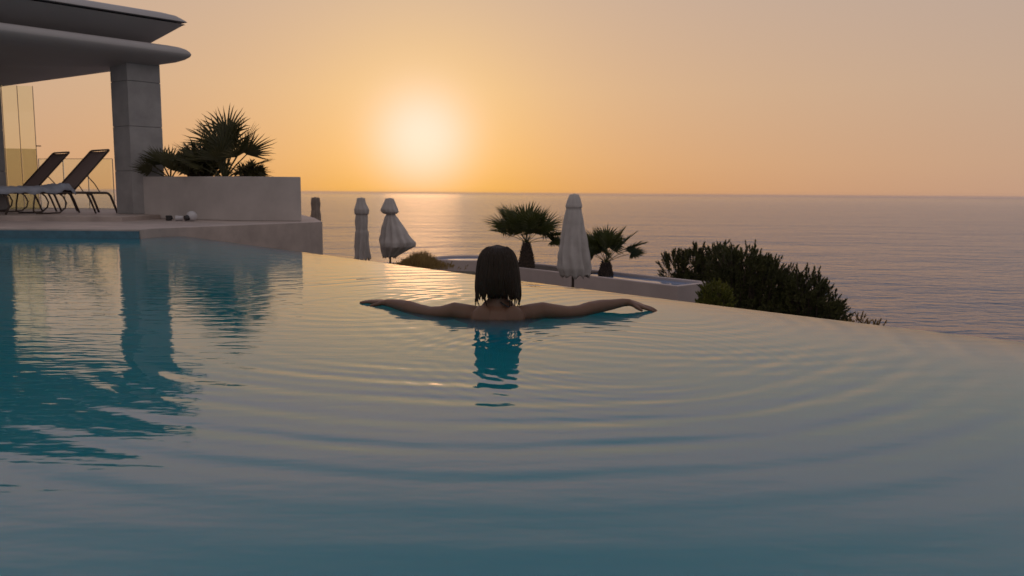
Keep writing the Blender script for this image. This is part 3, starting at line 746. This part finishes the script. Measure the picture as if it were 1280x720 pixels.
fan_palm('fan_palm', b2, 'shorter fan palm right of the largest parasol, reaching rightward', 'palms on the lower terrace', fr2, 22, (.40,.19,.08), 'leaf', .034, nl=26)

# ------------------------------------------------------------------ shrubs
def needle_shrub(name, loc, label, lobes, seed, leafm, nsh, group=None, sl_=.12, nl=.062, nn=32, cat='shrub', wd=.0105):
    """lobes: (dx, dy, z_centre, rx, ry, rz): upright bottle-brush shoots cover the lobes' volume"""
    rnd = random.Random(seed); o = empty(name, loc, 0, label, cat, group)
    ms = MB(); ml = MB()
    tot = sum(l[3]*l[5] for l in lobes)
    for lb in lobes:
        dx, dy, zc, rx, ry, rz_ = lb
        root = Vector((dx*.4, dy*.4, 0))
        for i in range(int(nsh*rx*rz_/tot)):
            while True:
                d = Vector((rnd.gauss(0,1), rnd.gauss(0,1), rnd.gauss(.25,1)))
                if d.length > .1: d.normalize(); break
            k_ = rnd.uniform(.45, 1.0)**.6*(1+.34*noise.noise(d*2.6+Vector((seed, dx, 0))))
            p = Vector((dx+rx*d.x*k_, dy+ry*d.y*k_, zc+rz_*d.z*k_))
            if p.z < .02: continue
            dr = (d*.9+Vector((0,0,.9))+Vector((rnd.gauss(0,.35), rnd.gauss(0,.35), 0))).normalized()
            ln = sl_*rnd.uniform(.6, 1.35); q_ = p+dr*ln
            if i % 5 == 0: ms.tube([root, root.lerp(p, .5)-Vector((0,0,.05)), p], [.02,.012,.005], 4, cap=False)
            ms.tube([p-dr*ln*.3, q_], [.005,.002], 3, cap=False)
            for j in range(nn):
                t = rnd.random()**.8; b0 = p.lerp(q_, t)
                rd = Vector((rnd.gauss(0,1), rnd.gauss(0,1), rnd.gauss(0,1))).normalized(); nd = (rd*(1.05-.65*t)+dr*.9).normalized()
                s_ = nd.cross(rd+Vector((.2,.1,.3))).normalized(); l_ = nl*rnd.uniform(.6,1.2)*(1.1-.4*t)
                ml.add([b0-s_*wd, b0+s_*wd, b0+nd*l_], [(0,1,2)])
    ms.build('stem', M['wood'], o); ml.build('foliage', M[leafm], o); return o
def ground(p): return p
bz = -1.35
def spx(x, Y): p = at(x, 380, Y); return Vector((p.x, p.y, bz-1.1))
S = 13.5/F
c0 = spx(935, 13.5)
def lobe(x, y, rxp, rzp, Y=13.5, ryp=None):   # lobe centre from a picture position, radii in pixels
    p = at(x, y, Y); s = Y/F
    return (p.x-c0.x, p.y-c0.y, p.z-c0.z, rxp*s, (ryp or rxp*.8)*s, rzp*s)
needle_shrub('evergreen_shrub', c0, 'largest dark evergreen shrub rising against the sea', [lobe(922,345,38,36), lobe(950,358,36,38), lobe(912,372,30,40), lobe(968,378,42,44), lobe(945,420,66,60)], 31, 'needle', 3000, 'dark evergreen shrubs below the pool edge')
c0 = spx(850, 14.6)
needle_shrub('evergreen_shrub', c0, 'olive-tinged evergreen shrub directly behind the right end of long basin', [lobe(843,338,17,20,14.6), lobe(868,334,22,24,14.6), lobe(898,340,24,34,14.6), lobe(866,372,42,30,14.6)], 32, 'needle', 1100, 'dark evergreen shrubs below the pool edge')
bpy.data.objects['evergreen_shrub.001'].location.y += 0; o = bpy.data.objects['evergreen_shrub.001']; k_ = (14.6+9.6)/14.6
o.location = Vector((c0.x*k_, c0.y*k_, H+(c0.z-H)*k_)); o.scale = (k_, k_, k_)
c0 = spx(1020, 13.2)
needle_shrub('evergreen_shrub', c0, 'rightmost dark evergreen shrub, sloping down to the pool edge', [lobe(1005,385,34,42,13.2), lobe(1030,400,28,34,13.2), lobe(1015,430,50,45,13.2)], 33, 'needle', 1500, 'dark evergreen shrubs below the pool edge')
c0 = spx(893, 11.2)
needle_shrub('lime_shrub', c0, 'small rounded yellow green shrub beside the basin end', [lobe(894,377,20,19,11.2), lobe(894,395,24,20,11.2)], 34, 'lime', 420, None, .09, .045, 34)
c0 = spx(1080, 12.0)
needle_shrub('wispy_shrub', c0, 'small wispy brownish shrub tips at the far right of the shrubs', [lobe(1072,410,12,10,12.0), lobe(1090,414,14,9,12.0)], 35, 'dry', 45, None, .12, .05, 22)
# dry golden grass tuft beyond the pool edge
gp = at(525, 336, 19.0)
rnd = random.Random(44); m = MB()
for i in range(1500):
    x = rnd.gauss(0, .30); y = rnd.gauss(0, .35); hh = .36*math.exp(-(x/.42)**2)*rnd.uniform(.5,1.1)+.06
    a = rnd.uniform(0, 6.28); ln = rnd.uniform(.02,.12); b0 = Vector((x, y, 0)); t_ = b0+Vector((math.cos(a)*ln, math.sin(a)*ln, hh))
    s_ = Vector((math.sin(a), -math.cos(a), 0))*.006; mm = b0.lerp(t_, .6)+Vector((0,0,.03)); m.add([b0-s_, b0+s_, mm+s_*.8, t_, mm-s_*.8], [(0,1,2,3,4)])
o = m.build('dry_shrub', M['dry']); o.location = (gp.x, gp.y, gp.z+.02); tag(o, 'golden dry grassy tuft just right of the flared parasol', 'shrub')
m = MB(); m.prism([(gp.x-1.3,gp.y-.5),(gp.x+1.3,gp.y-.5),(gp.x+1.3,gp.y+.6),(gp.x-1.3,gp.y+.6)], TER-.1, gp.z-.10); o = m.build('garden_bed', M['earth'], bevel=.05); tag(o, kind='structure')

# ------------------------------------------------------------------ the bather

def cap(m, pts, rs, n=14, sq=1.0):
    """closed tapered limb with rounded ends"""
    m.tube(pts, rs, n, cap=True, flat=sq)
    for p, r in zip(pts, rs): sphere(m, p, r*.995, 14, 8, (1,1,1) if sq == 1 else (1,1,sq))
def ell(m, c, rx, ry, rz, rot=None):
    t = MB(); sphere(t, (0,0,0), 1.0, 24, 14, (rx, ry, rz))
    mt = Matrix.Translation(Vector(c)) @ (rot or Matrix.Identity(4))
    m.add([mt @ Vector(p) for p in t.v], t.f)
HX = at(623, 340, 4.0).x
bather = empty('person', (HX, 4.0, -1.3), 0, 'person with long wet dark hair in the pool, seen from behind with arms spread', 'person')
m = MB()
def A(x, y, Y): return at(x, y, Y)-Vector((HX, 4.0, -1.3))
def Wd(x, y, z): return Vector((x, y, z+1.3))
# trunk, neck, head
ell(m, Wd(0,-.02,-.08), .160,.098,.150); ell(m, Wd(0,-.01,.010), .150,.070,.058); ell(m, Wd(0,.0,.045), .085,.058,.055)
ell(m, Wd(-.075,-.062,-.02), .062,.045,.085); ell(m, Wd(.075,-.062,-.02), .062,.045,.085)
ell(m, Wd(0,0,-.24), .132,.088,.15); ell(m, Wd(0,.0,-.38), .125,.085,.13); ell(m, Wd(0,-.01,-.50), .160,.110,.12)
ell(m, Wd(-.075,-.06,-.55), .085,.085,.09); ell(m, Wd(.075,-.06,-.55), .085,.085,.09)
ell(m, Wd(-.07,.075,-.12), .060,.050,.058); ell(m, Wd(.07,.075,-.12), .060,.050,.058)
cap(m, [Wd(0,-.005,.02), Wd(0,.0,.09), Wd(0,.015,.16)], [.062,.052,.052])
ell(m, Wd(0,.012,.250), .076,.095,.098); ell(m, Wd(0,.045,.19), .060,.062,.075); ell(m, Wd(0,.075,.145), .026,.024,.022)
cap(m, [Wd(0,.105,.235), Wd(0,.122,.205)], [.008,.013]); ell(m, Wd(0,.100,.172), .024,.012,.008); ell(m, Wd(0,.098,.163), .021,.012,.008)
ell(m, Wd(-.077,.02,.22), .010,.018,.030); ell(m, Wd(.077,.02,.22), .010,.018,.030)
# legs, standing on the pool floor
for s in (-1, 1):
    cap(m, [Wd(s*.085,0,-.52), Wd(s*.095,.03,-.72), Wd(s*.095,.07,-.90), Wd(s*.095,.03,-1.05), Wd(s*.095,-.01,-1.24)], [.088,.075,.052,.054,.034], 18)
    cap(m, [Wd(s*.095,-.02,-1.26), Wd(s*.10,.09,-1.275), Wd(s*.105,.17,-1.285)], [.033,.030,.018], 12)
# arms
armR = [(648,395,4.0,.050),(664,391.5,4.0,.049),(679,388,4.01,.043),(694,389.5,4.03,.038),(710,391,4.06,.035),(724,389.5,4.09,.034),(738,385,4.13,.035),(752,382.5,4.18,.034),(766,380.5,4.22,.028),(778,378.2,4.26,.023),(786,378,4.28,.020)]
armL = [(598,395,4.0,.050),(582,392,4.0,.049),(568,388.5,4.01,.044),(552,391.5,4.04,.038),(538,391.5,4.08,.035),(524,388,4.13,.034),(511,384,4.19,.035),(500,381.5,4.26,.031),(491,379.5,4.32,.025),(484,378.5,4.38,.021)]
for arm in (armR, armL): cap(m, [A(x,y,Y) for x,y,Y,r in arm], [r for *_, r in arm], 20)
# hands: palm plus five fingers each
def hand(wr, kn, spread, fdir, drop, thumb, side):
    wr, kn = A(*wr), A(*kn)
    d = (kn-wr).normalized(); ac = side
    for k in (-1.4,-.5,.5,1.3): cap(m, [wr+ac*k*.009, wr.lerp(kn,.55)+ac*k*.018, kn+ac*k*.019], [.016,.0145,.0115], 10)
    lens_ = (.062,.076,.080,.070)
    for i, k in enumerate((-1.4,-.48,.45,1.35)):
        L_ = lens_[i]; b0 = kn+ac*k*.020; d0 = (fdir+ac*k*spread).normalized()
        p1 = b0+d0*L_*.45; d1 = (d0+Vector((0,0,drop))).normalized(); p2 = p1+d1*L_*.32; d2 = (d1+Vector((0,0,drop))).normalized(); p3 = p2+d2*L_*.26
        cap(m, [b0, p1, p2, p3], [.0098,.0088,.0080,.0062], 10)
    t0_ = wr+d*.022+ac*thumb*.024; t1_ = t0_+(d*.6+ac*thumb*.9+Vector((0,0,-.15))).normalized()*.038; t2_ = t1_+(d+ac*thumb*.35+Vector((0,0,-.2))).normalized()*.030
    cap(m, [t0_, t1_, t2_], [.0135,.011,.008], 10)
side = Vector((.15,1,0)).normalized()
hand((787,378.2,4.285), (803,383.2,4.26), .10, Vector((1,-.10,-.26)).normalized(), -.05, -1, Vector((.1,1,.08)).normalized())
hand((483,378.6,4.385), (467,377.0,4.46), .14, Vector((-1,.42,-.06)).normalized(), -.04, -1, Vector((.42,1,.0)).normalized())
body = m.build('body', M['skin'], bather, smooth=True)
rm = body.modifiers.new('remesh', 'REMESH'); rm.mode = 'VOXEL'; rm.voxel_size = .0042; rm.use_smooth_shade = True
sm = body.modifiers.new('smooth', 'SMOOTH'); sm.iterations = 7; sm.factor = .5
# eyes
for s in (-1, 1):
    m = MB(); sphere(m, Wd(s*.030,.090,.235), .011, 12, 8); e_ = m.build('eye', M['lampwhite'], bather, smooth=True)
# hair: a close cap falling to the shoulders, open at the face, with wet locks
def hair_pt(z, a, grow=0.0):
    """a: angle, 0 = straight back (towards -y), +-pi = front"""
    T = [(.360,.004),(.357,.030),(.350,.050),(.337,.069),(.315,.086),(.285,.097),(.25,.103),(.21,.108),(.165,.112),(.12,.115),(.085,.116),(.05,.114)]
    rx = T[-1][1]
    for (za, ra), (zb_, rb) in zip(T, T[1:]):
        if z >= zb_: t = (za-z)/(za-zb_); rx = ra+(rb-ra)*max(0, t); break
    ry = rx*(1.02 if z > .2 else 1.02-.20*min(1, (.2-z)/.12))
    lean = -.006+(.36-z)*.018
    return Wd(lean+(rx+grow)*math.sin(a), .012-(ry+grow)*math.cos(a), z)
rnd = random.Random(9)
m = MB(); nz_, na = 26, 44; vs = []; fs = []
for layer in (0, 1):
    for i in range(nz_+1):
        t = i/nz_
        for j in range(na+1):
            a = -2.15+4.3*j/na
            zb_ = .158+.010*math.sin(a*9)                # nape hem higher in the middle
            z = .362-(.362-zb_)*(t**.9)
            a2 = a*(1 if z < .30 else 1+.45*(z-.30)/.06)
            g = .002*math.sin(a*31+2*math.sin(t*3))+.003*noise.noise(Vector((a*5, t*3, 0)))-(.012 if layer else 0)
            vs.append(hair_pt(z, a2, g))
W_ = na+1
for layer in (0, 1):
    o_ = layer*(nz_+1)*W_
    for i in range(nz_):
        for j in range(na):
            f_ = (o_+i*W_+j, o_+i*W_+j+1, o_+(i+1)*W_+j+1, o_+(i+1)*W_+j); fs.append(f_ if layer == 0 else f_[::-1])
m.add(vs, fs)
# locks, gathered into wet strands towards their ends
ncl = 34; cl = [(-2.05+4.1*(i+.5)/ncl+rnd.uniform(-.04,.04), rnd.uniform(-.022,.035)) for i in range(ncl)]
for k in range(1700):
    a = rnd.uniform(-2.05, 2.05)
    ca, cz = min(cl, key=lambda c_: abs(c_[0]-a)+rnd.uniform(0,.05))
    if abs(a) < .45 and rnd.random() < .2: continue
    zs_ = rnd.uniform(.30, .352) if k % 3 else rnd.uniform(.17, .26)
    ze = (.112+rnd.uniform(-.012,.012) if abs(a) < .55 else .066+cz+rnd.uniform(-.006,.030))
    if abs(a) > 1.6: ze += .015
    gr = rnd.uniform(-.005,.002); wob = rnd.uniform(-.05,.05); pts = []; rs = []
    rmax = rnd.uniform(.0018,.0042)
    for q_ in range(13):
        t = q_/12; z = zs_+(ze-zs_)*t; kz = max(0, min(1, (.155-z)/.08))*.80
        aa = a+wob*math.sin(t*3.2+k); aa = aa*(1-kz)+(ca+.06*math.sin(z*55+ca*13))*kz
        pts.append(hair_pt(z, aa, gr*(1-kz)+(.006*math.sin(z*52+ca*9)-.004)*kz)); rs.append(rmax*(1-.7*max(0, t-.6)/.4))
    m.tube(pts, rs, 5)
hair = m.build('hair', M['hair'], bather, smooth=True)
# bikini: neck ties and back band
m = MB()
m.tube([Wd(.012,-.060,.082), Wd(.03,-.064,.070), Wd(.052,-.066,.058), Wd(.075,-.064,.056), Wd(.10,-.055,.060)], [.0035,.004,.004,.003,.002], 6)
m.build('strap', M['cloth'], bather, smooth=True)
m = MB(); K = 40; vs = []
for z in (-.135,-.115):
    for k in range(K): a = 2*math.pi*k/K; vs.append(Wd(.166*math.cos(a), -.012+.118*math.sin(a), z))
m.add(vs, [(k, (k+1)%K, K+(k+1)%K, K+k) for k in range(K)]); m.build('bikini_top', M['cloth'], bather, smooth=True)
m = MB(); vs = []
for z, r1, r2 in ((-.44,.160,.125),(-.52,.172,.150),(-.60,.17,.152)):
    for k in range(K): a = 2*math.pi*k/K; vs.append(Wd(r1*math.cos(a), -.02+r2*math.sin(a), z))
m.add(vs, [(r*K+k, r*K+(k+1)%K, (r+1)*K+(k+1)%K, (r+1)*K+k) for r in (0,1) for k in range(K)]); m.build('bikini_bottom', M['cloth'], bather, smooth=True)

# ------------------------------------------------------------------ haze over the sea
if HAZE > 0:
    m = MB(); m.box((0, 0, (SEA-1+12)/2), (84000, 84000, 12-(SEA-1)))
    hm = bpy.data.materials.new('haze_air'); hm.use_nodes = True; hn = hm.node_tree; hn.nodes.clear()
    ho = hn.nodes.new('ShaderNodeOutputMaterial'); hv = hn.nodes.new('ShaderNodeVolumePrincipled')
    hv.inputs['Color'].default_value = (.97,.90,.92,1); hv.inputs['Density'].default_value = HAZE; hv.inputs['Anisotropy'].default_value = .7
    hn.links.new(hv.outputs[0], ho.inputs['Volume'])
    o = m.build('haze', hm); tag(o, kind='stuff')

# ------------------------------------------------------------------ render settings
scene.view_settings.view_transform = 'Standard'; scene.view_settings.look = 'None'
scene.view_settings.gamma = 1; scene.view_settings.exposure = 0; scene.view_settings.use_curve_mapping = False
scene.render.engine = 'CYCLES'
scene.cycles.use_denoising = True; scene.cycles.max_bounces = 8; scene.cycles.transparent_max_bounces = 12
scene.cycles.caustics_reflective = False; scene.cycles.caustics_refractive = False
scene.cycles.sample_clamp_indirect = 4; scene.cycles.volume_bounces = 4
